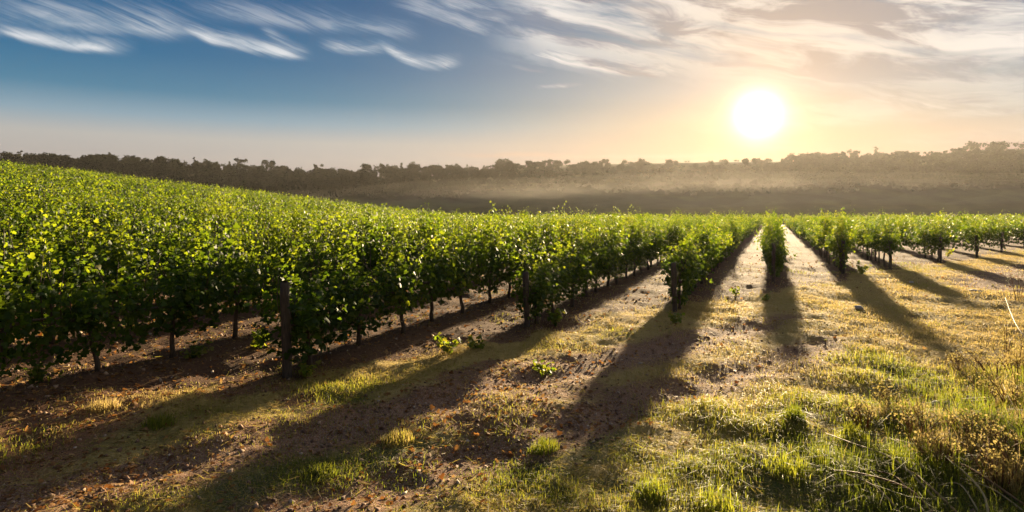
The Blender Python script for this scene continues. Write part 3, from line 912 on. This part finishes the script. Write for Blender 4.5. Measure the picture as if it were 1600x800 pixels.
tuft(620, 690, .13, .16, 360, .62, 'rusty orange grass tuft beside the wheel track')
tuft(250, 665, .15, .15, 300, .2, 'green tuft below the turned soil at left')
tuft(160, 640, .14, .16, 320, .85, 'rust coloured dry grass clump on the soil at far left')


def dry_weed(px, py, h, spread, n, seed, lab, lean=(0, 0), flower=0):
    """a tall branching dry plant: one mesh of stems, seed heads as a child"""
    g = random.Random(seed); x, y, z = at(px, py); parts = []; heads = []
    o = bpy.data.objects.new('dry_weed', None); COL.objects.link(o); o.location = (x, y, z)
    for i in range(n):
        a = g.uniform(0, 6.28); r = spread * g.uniform(.2, 1); hh = h * g.uniform(.6, 1)
        top = np.array((math.cos(a) * r + lean[0] * hh, math.sin(a) * r + lean[1] * hh, hh)); b0 = np.array((math.cos(a) * .03, math.sin(a) * .03, -.04))
        mid = b0 * .5 + top * .45 + np.array((0, 0, hh * .12))
        parts.append(tube([b0, mid, top], [.0055, .004, .0022], 5)); heads.append(top)
        for k in range(g.randint(2, 4)):
            f = g.uniform(.4, .9); s0 = mid + (top - mid) * (f - .4) / .6; tp = s0 + np.array((g.uniform(-.1, .1), g.uniform(-.1, .1), g.uniform(.05, .14)))
            parts.append(tube([s0, (s0 + tp) / 2 + (0, 0, .01), tp], [.003, .0025, .0016], 4)); heads.append(tp)
    link('stem', mesh_py('dry_stems', parts, M_STRAW), o)
    hp = np.array([q + rng.normal(size=3) * .022 - np.array((0, 0, .05)) * rng.random() for q in heads for _ in range(7)])
    v, f, t_ = scatter(DIAM, DIAM_F, hp, rots(len(hp)), rng.uniform(.010, .026, len(hp)), np.clip(rng.normal(.55, .25, len(hp)), 0, 1))
    link('foliage', mesh_np('seed_heads', v, f, M_SEED if not flower else M_PALE, {'tint': ('FACE', t_)}), o)
    tag(o, lab, 'dry weed', 'tall dry weeds at the right')


M_SEED = leafy('dry_seed_head', [(0, (.20, .16, .05)), (.6, (.34, .27, .10)), (1, (.46, .38, .16))], [(0, (.24, .20, .05)), (1, (.40, .32, .11))], .5, .7, .05, .3)
M_PALE = leafy('pale_bud', [(0, (.4, .4, .25)), (1, (.75, .72, .55))], [(0, (.4, .4, .2)), (1, (.6, .55, .35))], .4, .6, .2)
dry_weed(1572, 560, .58, .10, 3, 1, 'tall dark stemmed weed with flat spreading top near the right edge')
dry_weed(1592, 612, .62, .34, 16, 2, 'dense dry bush cut off by the right edge of the picture')
dry_weed(1555, 600, .42, .30, 9, 3, 'thin dry weed leaning left beside the dense dry bush', (-.5, 0))
dry_weed(1430, 690, .30, .22, 14, 4, 'tan dry weed in front of the pale stones, left one')
dry_weed(1350, 672, .26, .2, 12, 5, 'short tan dry weed beside the thick green tuft')
dry_weed(1510, 700, .30, .26, 14, 6, 'rusty dry weed below the pale stones')
dry_weed(1580, 730, .34, .3, 14, 7, 'tangled dry weed at the right edge above the fallen stalks')
for i, (px, py, h, sp_, n, lab) in enumerate([(1535, 640, .34, .25, 12, 'golden dry weed just right of the whitish stones'), (1470, 735, .3, .26, 14, 'golden dry weed between the arching stalks'),
        (1590, 665, .5, .3, 14, 'tall golden weed under the dense dry bush'), (1560, 770, .36, .3, 14, 'golden weed near the bottom right corner'), (1500, 580, .22, .22, 9, 'short golden weed behind the pale stones'),
        (1390, 640, .18, .2, 9, 'low golden weed left of the squat grey stone')]):
    dry_weed(px, py, h, sp_, n, 40 + i, lab)
dry_weed(1590, 470, .9, .3, 5, 8, 'weed with small pale buds against the shaded vines at the right edge', (0, 0), 1)


def stalk(pts, r, tint, lab):
    pw = []
    for px, py, lift in pts:
        x, y, z = at(px, py + lift * 0); pw.append(np.array((x, y, z + lift)))
    o0 = pw[-1].copy(); C = []
    for i in range(len(pw) - 1):
        a, b = pw[max(i - 1, 0)], pw[min(i + 2, len(pw) - 1)]
        for k in range(6):
            f = k / 6; p1, p2 = pw[i], pw[i + 1]
            C.append(.5 * ((2 * p1) + (p2 - a) * f + (2 * a - 5 * p1 + 4 * p2 - b) * f * f + (3 * p1 - a - 3 * p2 + b) * f ** 3) - o0)
    C.append(pw[-1] - o0)
    n = len(C); v, f = tube(C, [r * (.35 + .65 * i / (n - 1)) for i in range(n)], 6)
    me = mesh_py('dry_stalk', [(v, f)], M_STRAW)
    at_ = me.attributes.new('tint', 'FLOAT', 'FACE'); at_.data.foreach_set('value', [tint] * len(me.polygons))
    tag(link('dry_stalk', me, None, tuple(o0)), lab, 'dry stalk', 'fallen dry stalks at bottom right')


ST = [([(1290, 690, .05), (1330, 715, .10), (1400, 745, .10), (1470, 800, .05)], .009, .8, 'long tan stalk, highest of the fallen stalks left of the bottom corner'),
      ([(1298, 748, .04), (1350, 765, .09), (1420, 790, .09), (1460, 815, .04)], .011, .2, 'thick reddish fallen stalk bending down to the bottom edge'),
      ([(1320, 755, .05), (1370, 785, .08), (1410, 815, .04)], .007, .6, 'thin tan stalk just beneath the thick reddish one'),
      ([(1345, 750, .06), (1400, 772, .10), (1440, 812, .06)], .008, .1, 'dark red stalk lying beside the thick reddish one'),
      ([(1390, 745, .05), (1430, 765, .09), (1500, 815, .04)], .009, .4, 'reddish brown stalk in the middle of the fallen stalks'),
      ([(1400, 700, .05), (1470, 735, .10), (1530, 790, .10), (1545, 815, .04)], .008, .9, 'pale curved stalk arching towards the bottom right corner'),
      ([(1450, 730, .06), (1510, 755, .10), (1600, 800, .05)], .010, .25, 'red-brown stalk running to the bottom right corner'),
      ([(1465, 775, .05), (1500, 780, .08), (1530, 810, .04)], .006, 1.0, 'short white stalk near the bottom edge'),
      ([(1500, 765, .06), (1550, 785, .07), (1605, 812, .04)], .006, .95, 'straw coloured stalk close to the bottom right corner'),
      ([(1540, 695, .08), (1580, 720, .10), (1620, 745, .06)], .009, .7, 'light brown stalk reaching in from the right edge'),
      ([(1560, 722, .06), (1600, 740, .08), (1640, 760, .04)], .007, .9, 'thin pale stalk under the light brown one at the right edge'),
      ([(1567, 640, .24), (1580, 660, .18), (1610, 690, .03)], .008, .9, 'pale bent twig sticking out at the right edge below the dry bush'),
      ([(1571, 500, .40), (1580, 520, .32), (1592, 540, .24), (1625, 560, .02)], .010, .75, 'pale bare twig crossing the dark shadow at the right edge')]
for pts, r, tn, lab in ST: stalk([(a, b, c + .03) for a, b, c in pts[:-1]] + [pts[-1]], r * 1.1, tn, lab)


def stone(px, py, w, h, d, seed, lab):
    import bmesh
    g = random.Random(seed); bm = bmesh.new(); bmesh.ops.create_icosphere(bm, subdivisions=2, radius=1)
    for v in bm.verts:
        n = v.co.normalized(); s = 1.0
        for ax in ((.8, .3, .5), (-.6, .7, .4), (.2, -.9, .3), (-.5, -.5, .7), (.1, .2, 1)):
            dd = n.x * ax[0] + n.y * ax[1] + n.z * ax[2]
            if dd > .62: s = min(s, .68 / dd)
        v.co = n * s * g.uniform(.95, 1.05); v.co.x *= w; v.co.y *= d; v.co.z *= h
    me = bpy.data.meshes.new('stone'); bm.to_mesh(me); bm.free(); me.materials.append(M_STONE)
    x, y, z = at(px, py); o = link('stone', me, None, (x, y, z + h * .45)); o.rotation_euler = (g.uniform(-.2, .2), g.uniform(-.2, .2), g.uniform(0, 6))
    tag(o, lab, 'stone', 'pale stones in the grass')


stone(1462, 634, .055, .05, .05, 1, 'squat grey stone, leftmost of the pale stones by the bare patch')
stone(1500, 645, .04, .05, .04, 2, 'small lilac grey stone in front of the larger pale stones')
stone(1515, 628, .06, .06, .05, 3, 'broad pale stone in the middle of the pale stones')
stone(1532, 620, .05, .045, .04, 4, 'cream stone touching the broad pale stone')
stone(1549, 622, .035, .06, .035, 5, 'upright whitish stone, right of the cream stone')
stone(1568, 618, .045, .04, .04, 6, 'rounded yellowish stone, rightmost of the pale stones')
stone(1342, 482, .11, .06, .09, 7, 'flat pale stone on the sunlit ground beside a vine shadow')
stone(1526, 456, .2, .05, .1, 8, 'long flat white stone on the shaded track at right')
stone(1424, 442, .08, .05, .07, 9, 'small white stone at the edge of the shaded track')
